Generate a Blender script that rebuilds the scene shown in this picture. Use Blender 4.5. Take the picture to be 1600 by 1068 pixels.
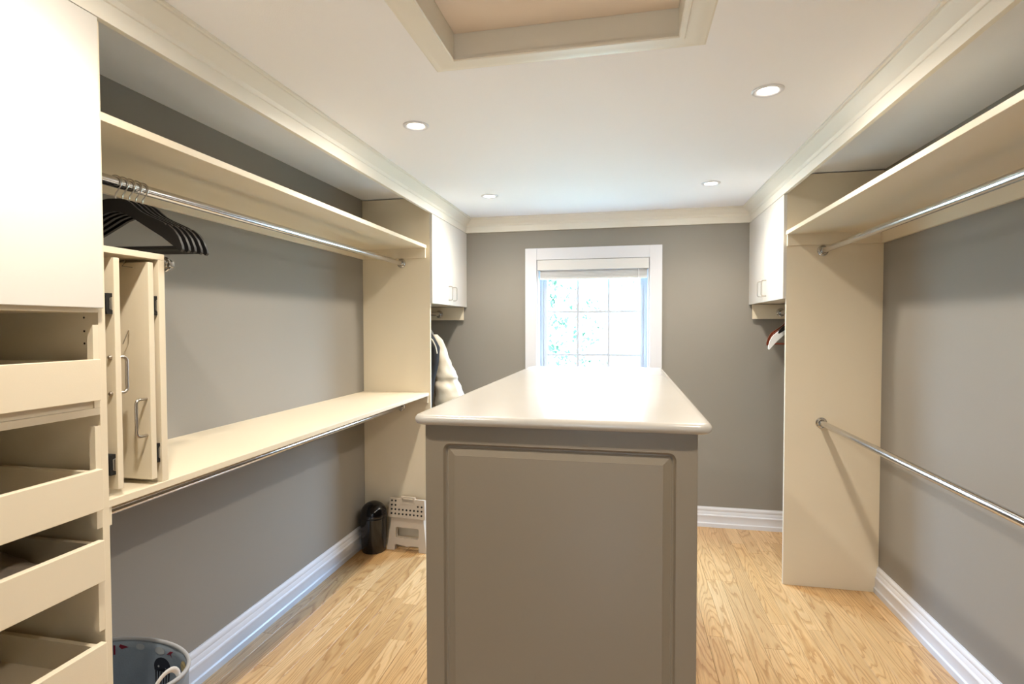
import bpy, bmesh, math, random
from mathutils import Vector, Matrix, noise
random.seed(7)
for o in list(bpy.data.objects): bpy.data.objects.remove(o)
SC = bpy.context.scene
COL = SC.collection
PI = math.pi

# ------------------------------------------------------------------ camera
yaw, pitch, roll, FPX, CH = 0.2055948, -0.0276363, -0.0018172, 849.21459, 1.5075967
F = Vector((-math.sin(yaw)*math.cos(pitch), math.cos(yaw)*math.cos(pitch), math.sin(pitch)))
R = Vector((math.cos(yaw), math.sin(yaw), 0)); U = R.cross(F)
R2 = R*math.cos(roll)+U*math.sin(roll); U2 = -R*math.sin(roll)+U*math.cos(roll)
cam = bpy.data.cameras.new('camera'); co = bpy.data.objects.new('camera', cam); COL.objects.link(co)
cam.sensor_fit = 'HORIZONTAL'; cam.sensor_width = 36.0; cam.lens = FPX*36/1600; cam.clip_start = 0.03; cam.clip_end = 300
M = Matrix((R2, U2, -F)).transposed().to_4x4(); M.translation = (0, 0, CH)
co.matrix_world = M; SC.camera = co

# ------------------------------------------------------------------ world, lamps, exposure
LAMP_W, LENS_W, LAMP_COL = 27.0, 3.8, (1.0, 0.90, 0.77)
SKY_LOW, SKY_HIGH, SKY_S = (0.72, 0.87, 1.0), (0.42, 0.66, 1.0), 4.5      # brighter and bluer towards the zenith
SC.view_settings.view_transform = 'Standard'; SC.view_settings.look = 'None'
SC.view_settings.gamma = 1.0; SC.view_settings.use_curve_mapping = False
SC.view_settings.exposure = 0.84
W = bpy.data.worlds.new('overcast_sky'); SC.world = W; W.use_nodes = True
wn = W.node_tree.nodes; wl = W.node_tree.links
tc = wn.new('ShaderNodeTexCoord'); sx = wn.new('ShaderNodeSeparateXYZ'); wl.new(tc.outputs['Generated'], sx.inputs[0])
cr = wn.new('ShaderNodeMapRange'); cr.inputs['From Min'].default_value = 0; cr.inputs['From Max'].default_value = .6; wl.new(sx.outputs[2], cr.inputs[0])
cm = wn.new('ShaderNodeMix'); cm.data_type = 'RGBA'; cm.inputs[6].default_value = (*SKY_LOW, 1); cm.inputs[7].default_value = (*SKY_HIGH, 1); wl.new(cr.outputs[0], cm.inputs[0]); wl.new(cm.outputs[2], wn['Background'].inputs[0])
sr = wn.new('ShaderNodeMapRange'); sr.inputs['From Min'].default_value = 0; sr.inputs['From Max'].default_value = .8; sr.inputs['To Min'].default_value = SKY_S; sr.inputs['To Max'].default_value = SKY_S*12; wl.new(sx.outputs[2], sr.inputs[0]); wl.new(sr.outputs[0], wn['Background'].inputs[1])
pl = bpy.data.lights.new('window_portal', 'AREA'); pl.shape = 'RECTANGLE'; pl.size = 0.80; pl.size_y = 1.10
pl.cycles.is_portal = True
po = bpy.data.objects.new('window_portal', pl); COL.objects.link(po)
po.location = (-0.255, 4.455, 1.42); po.rotation_euler = (-PI/2, 0, 0)
L = bpy.data.lights.new('fill_window_portal', 'AREA'); L.shape = 'RECTANGLE'; L.size = 1.0; L.size_y = 1.1; L.cycles.is_portal = True
o = bpy.data.objects.new('fill_window_portal', L); COL.objects.link(o); o.location = (-.15, -4.33, 1.45); o.rotation_euler = (PI/2, 0, 0)  # portal at the added, unseen window that feeds fill daylight from behind
LAMPS = [(-0.891, 2.245), (0.512, 2.185), (-0.889, 3.541), (0.507, 3.512), (-0.89, 0.88), (0.51, 0.86)]

# ------------------------------------------------------------------ constants
ZC = 2.38; WL, WR, YB, YN = -1.776, 1.408, 4.29, -1.3
XL, XR, YP, YPR = -1.270, 0.890, 3.474, 3.399
ZS1, XS1, ZS2, XS2, ZS3, XS3 = 1.065, -1.297, 2.058, -1.310, 2.056, 0.903

# ------------------------------------------------------------------ materials
def mat(name, col, rough=.5, metal=0, spec=.5, var=0.0, vscale=8.0, bump=0.0, bscale=60.0, coat=0.0, stretch=None):
    m = bpy.data.materials.new(name); m.use_nodes = True; n = m.node_tree.nodes; l = m.node_tree.links
    b = n['Principled BSDF']; b.inputs['Roughness'].default_value = rough; b.inputs['Metallic'].default_value = metal
    b.inputs['Specular IOR Level'].default_value = spec; b.inputs['Base Color'].default_value = (*col, 1)
    b.inputs['Coat Weight'].default_value = coat; b.inputs['Coat Roughness'].default_value = .2
    tc = n.new('ShaderNodeTexCoord'); mp = n.new('ShaderNodeMapping'); l.new(tc.outputs['Object'], mp.inputs[0])
    if stretch: mp.inputs['Scale'].default_value = stretch
    if var:
        t = n.new('ShaderNodeTexNoise'); t.inputs['Scale'].default_value = vscale; t.inputs['Detail'].default_value = 4
        l.new(mp.outputs[0], t.inputs['Vector'])
        r = n.new('ShaderNodeMapRange'); r.inputs['To Min'].default_value = 1-var; r.inputs['To Max'].default_value = 1+var
        r.inputs['From Min'].default_value = .25; r.inputs['From Max'].default_value = .75
        l.new(t.outputs[0], r.inputs[0])
        mx = n.new('ShaderNodeMix'); mx.data_type = 'RGBA'; mx.blend_type = 'MULTIPLY'; mx.inputs[0].default_value = 1
        mx.inputs[6].default_value = (*col, 1); l.new(r.outputs[0], mx.inputs[7]); l.new(mx.outputs[2], b.inputs['Base Color'])
    if bump:
        t = n.new('ShaderNodeTexNoise'); t.inputs['Scale'].default_value = bscale; t.inputs['Detail'].default_value = 3
        l.new(mp.outputs[0], t.inputs['Vector'])
        bp = n.new('ShaderNodeBump'); bp.inputs['Strength'].default_value = bump; bp.inputs['Distance'].default_value = .002
        l.new(t.outputs[0], bp.inputs['Height']); l.new(bp.outputs[0], b.inputs['Normal'])
    return m
def emis(name, col, s):
    m = bpy.data.materials.new(name); m.use_nodes = True; b = m.node_tree.nodes['Principled BSDF']
    b.inputs['Base Color'].default_value = (*col, 1); b.inputs['Emission Color'].default_value = (*col, 1); b.inputs['Emission Strength'].default_value = s
    return m
M_wall = mat('grey_wall_paint', (.275, .257, .228), .62, var=.02, vscale=1.5, bump=.12, bscale=220)
M_ceil = mat('white_ceiling_paint', (.88, .885, .91), .8, bump=.15, bscale=260)
M_trim = mat('white_trim_gloss', (.72, .74, .80), .35)
M_crown = mat('cream_crown_paint', (.80, .77, .69), .42)
M_cream = mat('cream_melamine', (.76, .675, .52), .40, var=.015, vscale=3, bump=.06, bscale=300)
M_door = mat('ivory_door_lacquer', (.68, .66, .62), .33)
M_dark = mat('dark_gap', (.03, .022, .015), .9)
M_chrome = mat('polished_chrome', (.60, .59, .58), .14, metal=1, bump=.02, bscale=20)
M_nickel = mat('satin_nickel', (.50, .46, .41), .30, metal=1)
M_isl = mat('taupe_satin_paint', (.222, .184, .134), .38, bump=.05, bscale=200)
M_top = mat('ivory_solid_surface', (.44, .42, .385), .24, coat=.35, var=.01)
M_plas_b = mat('black_gloss_plastic', (.006, .006, .008), .13, spec=.6)
M_hang = mat('black_painted_wood', (.004, .0035, .0035), .45, spec=.3, bump=.1, bscale=90, stretch=(1, 8, 8))
M_brown = mat('brown_varnished_wood', (.16, .035, .015), .28, var=.25, vscale=30, stretch=(1, 6, 6))
M_whiteh = mat('white_plastic', (.78, .78, .78), .35)
M_stool = mat('beige_plastic', (.62, .54, .44), .45)
M_rub = mat('black_rubber', (.01, .01, .01), .7)
M_puff = mat('cream_puffer_nylon', (.66, .60, .49), .45, bump=.5, bscale=35)
M_blk = mat('black_cloth', (.012, .012, .014), .85, bump=.4, bscale=150)
M_cloth = mat('grey_brown_cloth', (.62, .54, .45), .9, var=.35, vscale=9, bump=.6, bscale=120)
M_hamp = mat('slate_blue_fabric', (.27, .32, .38), .75, var=.12, vscale=10, bump=.3, bscale=200)
M_rim = mat('grey_binding', (.36, .37, .39), .6)
M_blind = mat('white_faux_wood_blind', (.72, .73, .74), .5)
M_vinyl = mat('white_vinyl', (.52, .55, .60), .35)
M_peach = mat('hatch_panel_paint', (.80, .70, .60), .75, bump=.1, bscale=200)
M_bulb = emis('lamp_lens', (1, .90, .76), 14)
M_red = mat('red_print', (.35, .03, .06), .8); M_yel = mat('pale_yellow_print', (.62, .50, .25), .8)
M_wpr = mat('pale_print', (.45, .48, .50), .8); M_npr = mat('navy_print', (.012, .016, .03), .8)
M_hinge = mat('steel_hinge', (.30, .29, .28), .3, metal=1)
M_bark = mat('bark', (.12, .09, .07), .9, var=.3); M_leaf = mat('green_leaf', (.10, .19, .12), .6, var=.4, vscale=2)
M_grass = mat('lawn', (.13, .15, .10), .9, var=.3, vscale=1)

def glass():
    m = bpy.data.materials.new('window_glass'); m.use_nodes = True; n = m.node_tree.nodes; l = m.node_tree.links
    n.remove(n['Principled BSDF']); t = n.new('ShaderNodeBsdfTransparent'); g = n.new('ShaderNodeBsdfGlossy')
    t.inputs[0].default_value = (.97, .99, 1, 1); g.inputs['Roughness'].default_value = .02
    mx = n.new('ShaderNodeMixShader'); mx.inputs[0].default_value = .06
    l.new(t.outputs[0], mx.inputs[1]); l.new(g.outputs[0], mx.inputs[2]); l.new(mx.outputs[0], n['Material Output'].inputs[0]); return m
M_glass = glass()

def oak():
    m = bpy.data.materials.new('golden_oak'); m.use_nodes = True; n = m.node_tree.nodes; l = m.node_tree.links
    b = n['Principled BSDF']; b.inputs['Roughness'].default_value = .33; b.inputs['Coat Weight'].default_value = .25; b.inputs['Coat Roughness'].default_value = .2
    g = n.new('ShaderNodeNewGeometry'); oi = n.new('ShaderNodeObjectInfo')
    off = n.new('ShaderNodeVectorMath'); off.operation = 'SCALE'; off.inputs[0].default_value = (17, 53, 29); l.new(oi.outputs['Random'], off.inputs['Scale'])
    ad = n.new('ShaderNodeVectorMath'); l.new(g.outputs['Position'], ad.inputs[0]); l.new(off.outputs[0], ad.inputs[1])
    mp = n.new('ShaderNodeMapping'); mp.inputs['Scale'].default_value = (8.0, .75, 1); l.new(ad.outputs[0], mp.inputs[0])
    n1 = n.new('ShaderNodeTexNoise'); n1.inputs['Scale'].default_value = 1.0; n1.inputs['Detail'].default_value = 1.2; n1.inputs['Roughness'].default_value = .35
    n1.inputs['Distortion'].default_value = .25; l.new(mp.outputs[0], n1.inputs['Vector'])
    mul = n.new('ShaderNodeMath'); mul.operation = 'MULTIPLY'; mul.inputs[1].default_value = 24; l.new(n1.outputs[0], mul.inputs[0])
    mpr = n.new('ShaderNodeMapping'); mpr.inputs['Scale'].default_value = (60, 9, 1); l.new(ad.outputs[0], mpr.inputs[0])
    nr = n.new('ShaderNodeTexNoise'); nr.inputs['Scale'].default_value = 1; nr.inputs['Detail'].default_value = 2; l.new(mpr.outputs[0], nr.inputs['Vector'])
    rag = n.new('ShaderNodeMath'); rag.operation = 'MULTIPLY_ADD'; rag.inputs[1].default_value = .8; l.new(nr.outputs[0], rag.inputs[0]); l.new(mul.outputs[0], rag.inputs[2]); mul = rag
    fr = n.new('ShaderNodeMath'); fr.operation = 'FRACT'; l.new(mul.outputs[0], fr.inputs[0])
    r1 = n.new('ShaderNodeValToRGB'); l.new(fr.outputs[0], r1.inputs[0])
    e = r1.color_ramp.elements; e[0].position = 0; e[0].color = (.56, .33, .135, 1); e[1].position = 1; e[1].color = (.78, .53, .27, 1)
    x = e.new(.22); x.color = (.70, .45, .205, 1); x = e.new(.4); x.color = (.84, .59, .31, 1); x = e.new(.85); x.color = (.80, .55, .28, 1)
    # fine pores
    mp2 = n.new('ShaderNodeMapping'); mp2.inputs['Scale'].default_value = (150, 6, 1); l.new(ad.outputs[0], mp2.inputs[0])
    n2 = n.new('ShaderNodeTexNoise'); n2.inputs['Scale'].default_value = 1; n2.inputs['Detail'].default_value = 3; l.new(mp2.outputs[0], n2.inputs['Vector'])
    mr = n.new('ShaderNodeMapRange'); mr.inputs['From Min'].default_value = .3; mr.inputs['From Max'].default_value = .7; mr.inputs['To Min'].default_value = .86; mr.inputs['To Max'].default_value = 1.08; l.new(n2.outputs[0], mr.inputs[0])
    m1 = n.new('ShaderNodeMix'); m1.data_type = 'RGBA'; m1.blend_type = 'MULTIPLY'; m1.inputs[0].default_value = 1; l.new(r1.outputs[0], m1.inputs[6]); l.new(mr.outputs[0], m1.inputs[7])
    # plank tone
    r2 = n.new('ShaderNodeValToRGB'); l.new(oi.outputs['Random'], r2.inputs[0]); e = r2.color_ramp.elements
    e[0].color = (.84, .77, .68, 1); e[1].color = (1.08, 1.10, 1.14, 1); x = e.new(.35); x.color = (.97, .93, .88, 1); x = e.new(.6); x.color = (1.0, .92, .80, 1)
    m2 = n.new('ShaderNodeMix'); m2.data_type = 'RGBA'; m2.blend_type = 'MULTIPLY'; m2.inputs[0].default_value = 1; l.new(m1.outputs[2], m2.inputs[6]); l.new(r2.outputs[0], m2.inputs[7])
    l.new(m2.outputs[2], b.inputs['Base Color'])
    m2.inputs[0].default_value = 1
    tint = n.new('ShaderNodeMix'); tint.data_type = 'RGBA'; tint.blend_type = 'MULTIPLY'; tint.inputs[0].default_value = 1; tint.inputs[7].default_value = (.82, .78, .73, 1)
    l.new(m2.outputs[2], tint.inputs[6]); l.new(tint.outputs[2], b.inputs['Base Color'])
    bp = n.new('ShaderNodeBump'); bp.inputs['Strength'].default_value = .12; bp.inputs['Distance'].default_value = .001; l.new(n2.outputs[0], bp.inputs['Height']); l.new(bp.outputs[0], b.inputs['Normal'])
    return m
M_oak = oak()

# ------------------------------------------------------------------ helpers
def box(bm, x0, x1, y0, y1, z0, z1, bev=0):
    t = bmesh.new()
    v = [t.verts.new(p) for p in ((x0,y0,z0),(x1,y0,z0),(x1,y1,z0),(x0,y1,z0),(x0,y0,z1),(x1,y0,z1),(x1,y1,z1),(x0,y1,z1))]
    for f in ((3,2,1,0),(4,5,6,7),(0,1,5,4),(1,2,6,5),(2,3,7,6),(3,0,4,7)): t.faces.new([v[i] for i in f])
    if bev: bmesh.ops.bevel(t, geom=list(t.edges), offset=bev, segments=2, affect='EDGES', profile=.5)
    merge(bm, t)
def merge(bm, t):
    me = bpy.data.meshes.new('tmp'); t.to_mesh(me); t.free(); bm.from_mesh(me); bpy.data.meshes.remove(me)
def B(*a, bev=0):
    bm = bmesh.new(); box(bm, *a, bev=bev); return bm
def frame_of(d):
    d = d.normalized(); a = Vector((0,0,1)) if abs(d.z) < .9 else Vector((1,0,0))
    u = d.cross(a).normalized(); return u, d.cross(u).normalized()
def tube(bm, pts, r, n=10, cap=True, ry=None):
    """tube along points; r radius or list; ry second radius list (elliptic section)"""
    pts = [Vector(p) for p in pts]; N = len(pts)
    rs = r if isinstance(r, (list, tuple)) else [r]*N; rys = ry if ry else rs
    if not isinstance(rys, (list, tuple)): rys = [rys]*N
    rings = []; u = None
    for i, p in enumerate(pts):
        d = (pts[min(i+1, N-1)] - pts[max(i-1, 0)])
        if u is None: u, w = frame_of(d)
        else:
            d.normalize(); u = (u - d*u.dot(d)).normalized(); w = d.cross(u)
        rings.append([bm.verts.new(p + u*math.cos(2*PI*k/n)*rs[i] + w*math.sin(2*PI*k/n)*rys[i]) for k in range(n)])
    for a, b in zip(rings, rings[1:]):
        for k in range(n): bm.faces.new((a[k], a[(k+1)%n], b[(k+1)%n], b[k]))
    if cap: bm.faces.new(list(reversed(rings[0]))); bm.faces.new(rings[-1])
def lathe(bm, prof, c=(0,0,0), axis='z', n=32):
    """prof: list of (r, h); open ends with r=0 closed by pole"""
    def P(r, h, a):
        x, y = r*math.cos(a), r*math.sin(a)
        return {'z': (c[0]+x, c[1]+y, c[2]+h), 'y': (c[0]+x, c[1]+h, c[2]+y), 'x': (c[0]+h, c[1]+x, c[2]+y)}[axis]
    rings = [[bm.verts.new(P(r, h, 2*PI*k/n)) for k in range(n)] if r > 1e-6 else [bm.verts.new(P(0, h, 0))] for r, h in prof]
    for a, b in zip(rings, rings[1:]):
        for k in range(n):
            q = [a[k % len(a)], a[(k+1) % len(a)], b[(k+1) % len(b)], b[k % len(b)]]
            q = list(dict.fromkeys(q))
            if len(q) > 2: bm.faces.new(q)
def prism(bm, poly, a0, a1, axes='xz'):
    """extrude 2-D polygon along remaining axis"""
    def P(p, t): return {'xz': (p[0], t, p[1]), 'yz': (t, p[0], p[1]), 'xy': (p[0], p[1], t)}[axes]
    A = [bm.verts.new(P(p, a0)) for p in poly]; Bv = [bm.verts.new(P(p, a1)) for p in poly]; n = len(poly)
    bm.faces.new(A); bm.faces.new(list(reversed(Bv)))
    for k in range(n): bm.faces.new((A[k], Bv[k], Bv[(k+1)%n], A[(k+1)%n]))
def rrect(x0, x1, y0, y1, r, n=5):
    p = []
    for cx, cy, a in ((x1-r, y1-r, 0), (x0+r, y1-r, PI/2), (x0+r, y0+r, PI), (x1-r, y0+r, 1.5*PI)):
        for k in range(n+1): t = a + PI/2*k/n; p.append((cx+r*math.cos(t), cy+r*math.sin(t)))
    return p
def rings(bm, rs, cap0=True, cap1=True):
    V = [[bm.verts.new(p) for p in r] for r in rs]; n = len(V[0])
    for a, b in zip(V, V[1:]):
        for k in range(n): bm.faces.new((a[k], a[(k+1)%n], b[(k+1)%n], b[k]))
    if cap0: bm.faces.new(list(reversed(V[0])))
    if cap1: bm.faces.new(V[-1])

def frame_xz(bm, outer, holes, y0, y1):
    """outer polygon with holes, via triangle fill, extruded"""
    t_ = bmesh.new(); E = []
    for loop in [outer]+holes:
        v = [t_.verts.new((a, y0, b)) for a, b in loop]
        E += [t_.edges.new((v[k], v[(k+1) % len(v)])) for k in range(len(v))]
    bmesh.ops.triangle_fill(t_, edges=E, use_beauty=True, use_dissolve=True, normal=(0, 1, 0))
    r = bmesh.ops.extrude_face_region(t_, geom=t_.faces[:])
    bmesh.ops.translate(t_, verts=[g for g in r['geom'] if isinstance(g, bmesh.types.BMVert)], vec=(0, y1-y0, 0)); merge(bm, t_)
ROOT = {}
def obj(name, bm, m, parent=None, smooth=False, local=False, kind=None, label=None, cat=None, group=None):
    bmesh.ops.recalc_face_normals(bm, faces=bm.faces)
    if parent is not None and not local:
        bmesh.ops.translate(bm, verts=bm.verts, vec=-ROOT.get(parent.name, Vector((0,0,0))))
    me = bpy.data.meshes.new(name); bm.to_mesh(me); bm.free(); me.materials.append(m)
    o = bpy.data.objects.new(name, me); COL.objects.link(o)
    if parent is not None:
        o.parent = parent; ROOT[o.name] = ROOT.get(parent.name, Vector((0,0,0)))
    if smooth:
        for p in me.polygons: p.use_smooth = True
        if smooth != 'all':
            me.set_sharp_from_angle(angle=math.radians(40 if smooth is True else smooth))
    tag(o, label, cat, group, kind); return o
def tag(o, label=None, cat=None, group=None, kind=None):
    if label: o['label'] = label
    if cat: o['category'] = cat
    if group: o['group'] = group
    if kind: o['kind'] = kind
    return o
def recentre(o):
    """move the origin of a top-level mesh to the middle of its base"""
    v = [x.co for x in o.data.vertices]
    c = Vector(((min(a.x for a in v)+max(a.x for a in v))/2, (min(a.y for a in v)+max(a.y for a in v))/2, min(a.z for a in v)))
    o.data.transform(Matrix.Translation(-c)); o.location = c; ROOT[o.name] = c; return o
def thing(name, label, cat, loc=(0,0,0), rz=0, group=None):
    o = bpy.data.objects.new(name, None); COL.objects.link(o); o.empty_display_size = .1
    o.location = loc; o.rotation_euler = (0, 0, rz); ROOT[o.name] = Vector(loc)
    return tag(o, label, cat, group)
def struct(name, bm, m, parent=None, smooth=False):
    return obj(name, bm, m, parent, smooth, kind=None if parent else 'structure')
def copy_tree(o, parent=None):
    c = o.copy(); COL.objects.link(c); c.parent = parent
    for ch in list(o.children): copy_tree(ch, c)
    return c

# ------------------------------------------------------------------ floor: subfloor and oak planks
floor = struct('floor', B(WL-.12, WR+.12, YN-.12, YB+.2, -.06, -.014), M_dark)
pw = .0835; x = WL; row = 0
while x < WR-.001:
    x1 = min(x+pw, WR); y = YN - random.uniform(0, .9)
    while y < YB:
        L = random.uniform(.75, 1.6); y0, y1 = max(y, YN), min(y+L, YB)
        if YB - y1 < .18: y1 = YB; L = 99
        if y1 > y0+.02:
            t = bmesh.new(); g = .0005; dz = random.uniform(-.0001, .0001)
            cx, cy = (x+x1)/2, (y0+y1)/2
            hw, hl = (x1-x)/2-g, (y1-y0)/2-g
            c = .0005
            r0 = [(-hw,-hl,-.014),(hw,-hl,-.014),(hw,hl,-.014),(-hw,hl,-.014)]
            r1 = [(-hw,-hl,-c+dz),(hw,-hl,-c+dz),(hw,hl,-c+dz),(-hw,hl,-c+dz)]
            r2 = [(-hw+c,-hl+c,dz),(hw-c,-hl+c,dz),(hw-c,hl-c,dz),(-hw+c,hl-c,dz)]
            rings(t, (r0, r1, r2), cap0=False)
            p = obj('plank', t, M_oak, floor, local=True); p.location = (cx, cy, 0)
        y += L
    x = x1

# ------------------------------------------------------------------ walls, ceiling
struct('wall_left', B(WL-.12, WL, YN, YB+.16, 0, ZC+.02), M_wall)
struct('wall_right', B(WR, WR+.12, YN, YB+.16, 0, ZC+.02), M_wall)
DX0, DX1, DZ = -.62, .34, 2.05
bm = bmesh.new(); frame_xz(bm, [(WL, 0), (DX0, 0), (DX0, DZ), (DX1, DZ), (DX1, 0), (WR, 0), (WR, ZC+.02), (WL, ZC+.02)], [], YN-.12, YN)
struct('wall_front', bm, M_wall)
# back wall with window opening
WX0, WX1, WZ0, WZ1 = -.691, .180, .86, 2.037
bm = bmesh.new(); frame_xz(bm, [(WL, 0), (WR, 0), (WR, ZC+.02), (WL, ZC+.02)], [[(WX0, WZ0), (WX1, WZ0), (WX1, WZ1), (WX0, WZ1)]], YB, YB+.16)
struct('wall_back', bm, M_wall)
# main ceiling with hatch opening (room part white, niche parts grey like the walls)
HX0, HX1, HY0, HY1 = -.549, .155, .95, 1.709
bm = bmesh.new(); frame_xz(bm, [(XL-.01, YN), (XR+.01, YN), (XR+.01, YB), (XL-.01, YB)], [[(HX0, HY0), (HX1, HY0), (HX1, HY1), (HX0, HY1)]], ZC, ZC+.12)
for v in bm.verts: v.co = (v.co.x, v.co.z, v.co.y)
ceil = struct('ceiling', bm, M_ceil)
struct('ceiling_left', B(WL, XL-.01, YN, YB, ZC, ZC+.1), M_ceil)
struct('ceiling_right', B(XR+.01, WR, YN, YB, ZC, ZC+.1), M_ceil)
# unseen doorway and bedroom shell behind the camera, added to bring in fill light
def casing(y, yy):
    bm = bmesh.new(); c = .09; frame_xz(bm, [(DX0-c, 0), (DX0, 0), (DX0, DZ), (DX1, DZ), (DX1, 0), (DX1+c, 0), (DX1+c, DZ+c), (DX0-c, DZ+c)], [], y, yy); return bm
struct('trim_5', casing(YN, YN+.018), M_trim)
HY = -4.2
M_added_room = mat('added_room_paint', (.66, .64, .60), .7)
struct('floor_added_room', B(-2.4, 2.0, HY, YN-.12, -.06, 0), M_oak)
struct('ceiling_added_room', B(-2.4, 2.0, HY, YN-.12, ZC, ZC+.1), M_ceil)
struct('wall_added_room_left', B(-2.5, -2.4, HY, YN-.12, 0, ZC), M_added_room)
struct('wall_added_room_right', B(2.0, 2.1, HY, YN-.12, 0, ZC), M_added_room)
bm = bmesh.new(); frame_xz(bm, [(-2.5, 0), (2.1, 0), (2.1, ZC), (-2.5, ZC)], [[(-.62, .9), (.32, .9), (.32, 1.95), (-.62, 1.95)]], HY-.12, HY)  # window opening added to admit fill daylight through the doorway
struct('wall_added_room_front', bm, M_added_room)
# ------------------------------------------------------------------ crown mouldings (fascia + cove)
prof = [(0, 2.27), (0, 2.318), (.004, 2.320), (.008, 2.328), (.009, 2.334), (.016, 2.339), (.026, 2.346), (.038, 2.355), (.048, 2.363), (.052, 2.366), (.053, 2.371), (.060, 2.372), (.062, 2.376), (.062, ZC)]
def crown(name, path_fn, thick):
    bm = bmesh.new(); loop = prof + [(-thick, ZC), (-thick, 2.27)]
    A = [bm.verts.new(path_fn(o, z, 0)) for o, z in loop]; Bv = [bm.verts.new(path_fn(o, z, 1)) for o, z in loop]
    n = len(loop)
    for k in range(n): bm.faces.new((A[k], A[(k+1)%n], Bv[(k+1)%n], Bv[k]))
    bm.faces.new(A); bm.faces.new(list(reversed(Bv))); return struct(name, bm, M_crown, smooth=22)
YF = YB-.018
crown('trim_1', lambda o, z, e: (XL+o, (YF-max(o, -.001)) if e else YN, z), .018)
crown('trim_2', lambda o, z, e: (XR-o, (YF-max(o, -.001)) if e else YN, z), .018)
crown('trim_3', lambda o, z, e: ((XR-max(o, 0)) if e else (XL+max(o, 0)), YF-o, z), .018)

# ------------------------------------------------------------------ baseboards
bprof = [(0, 0), (.024, 0), (.024, .020), (.0235, .028), (.018, .034), (.0165, .040), (.0165, .078), (.0185, .084), (.0165, .090), (.0115, .094), (.0105, .110), (.0075, .118), (.0095, .124), (.0095, .134), (.007, .141), (.0045, .145), (.004, .15), (0, .15)]
def base(name, fn):
    bm = bmesh.new(); A = [bm.verts.new(fn(o, z, 0)) for o, z in bprof]; Bv = [bm.verts.new(fn(o, z, 1)) for o, z in bprof]; n = len(bprof)
    for k in range(n): bm.faces.new((A[k], A[(k+1)%n], Bv[(k+1)%n], Bv[k]))
    bm.faces.new(A); bm.faces.new(list(reversed(Bv))); return struct(name, bm, M_trim, smooth=22)
base('baseboard_left', lambda o, z, e: (WL+o, YP-.0005 if e else 1.139, z))
base('baseboard_left_far', lambda o, z, e: (WL+o, YB-o if e else YP+.021, z))
base('baseboard_right', lambda o, z, e: (WR-o, YPR-.0005 if e else YN, z))
base('baseboard_right_far', lambda o, z, e: (WR-o, YB-o if e else YPR+.021, z))
base('baseboard_back', lambda o, z, e: (WR-o if e else WL+o, YB-o, z))

# ------------------------------------------------------------------ window
win = bpy.data.objects.new('window_1', None); COL.objects.link(win); win['kind'] = 'structure'; win.location = (-.255, YB, WZ0)
ROOT[win.name] = Vector(win.location)
cw = .092; ty = YB-.018
bm = bmesh.new(); box(bm, WX0-cw, WX0, ty, YB, WZ0-.02, WZ1+cw, bev=.002); obj('casing', bm, M_trim, win)
bm = bmesh.new(); box(bm, WX1, WX1+cw, ty, YB, WZ0-.02, WZ1+cw, bev=.002); obj('casing', bm, M_trim, win)
bm = bmesh.new(); box(bm, WX0, WX1, ty, YB, WZ1, WZ1+cw, bev=.002); obj('casing', bm, M_trim, win)
obj('apron', B(WX0-cw, WX1+cw, ty, YB, WZ0-.11, WZ0-.02, bev=.002), M_trim, win)
obj('window_sill', B(WX0-cw-.02, WX1+cw+.02, YB-.045, YB+.10, WZ0-.02, WZ0+.004, bev=.004), M_trim, win)
bm = bmesh.new(); frame_xz(bm, [(WX0, WZ0), (WX1, WZ0), (WX1, WZ1), (WX0, WZ1)], [[(WX0+.012, WZ0+.004), (WX1-.012, WZ0+.004), (WX1-.012, WZ1-.012), (WX0+.012, WZ1-.012)]], YB+.001, YB+.158)
obj('jamb', bm, M_trim, win)
GX0, GX1, GZ0, GZ1 = -.622, .112, .935, 1.975; yg = YB+.125
q0, q1 = WX0+.012, WX1-.012
bm = bmesh.new(); frame_xz(bm, [(q0, WZ0+.004), (q1, WZ0+.004), (q1, WZ1-.012), (q0, WZ1-.012)], [[(q0+.026, .90), (q1-.026, .90), (q1-.026, 1.995), (q0+.026, 1.995)]], YB+.085, YB+.155); obj('window_frame', bm, M_vinyl, win)
bm = bmesh.new(); frame_xz(bm, [(q0+.026, .90), (q1-.026, .90), (q1-.026, 1.995), (q0+.026, 1.995)], [[(GX0, GZ0), (GX1, GZ0), (GX1, GZ1), (GX0, GZ1)]], YB+.10, YB+.15); obj('sash', bm, M_vinyl, win)
mz = [1.282, 1.629]; mx_ = [-.376, -.131]; mw = .0095
for xx in mx_: obj('muntin', B(xx-mw, xx+mw, yg-.012, yg+.006, GZ0, GZ1), M_vinyl, win)
for zz in mz: obj('muntin', B(GX0, GX1, yg-.010, yg+.004, zz-mw, zz+mw), M_vinyl, win)
xs = [GX0]+mx_+[GX1]; zs = [GZ0]+mz+[GZ1]
for i in range(3):
    for j in range(3): obj('pane', B(xs[i]+.002, xs[i+1]-.002, yg+.007, yg+.010, zs[j]+.002, zs[j+1]-.002), M_glass, win)
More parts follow.
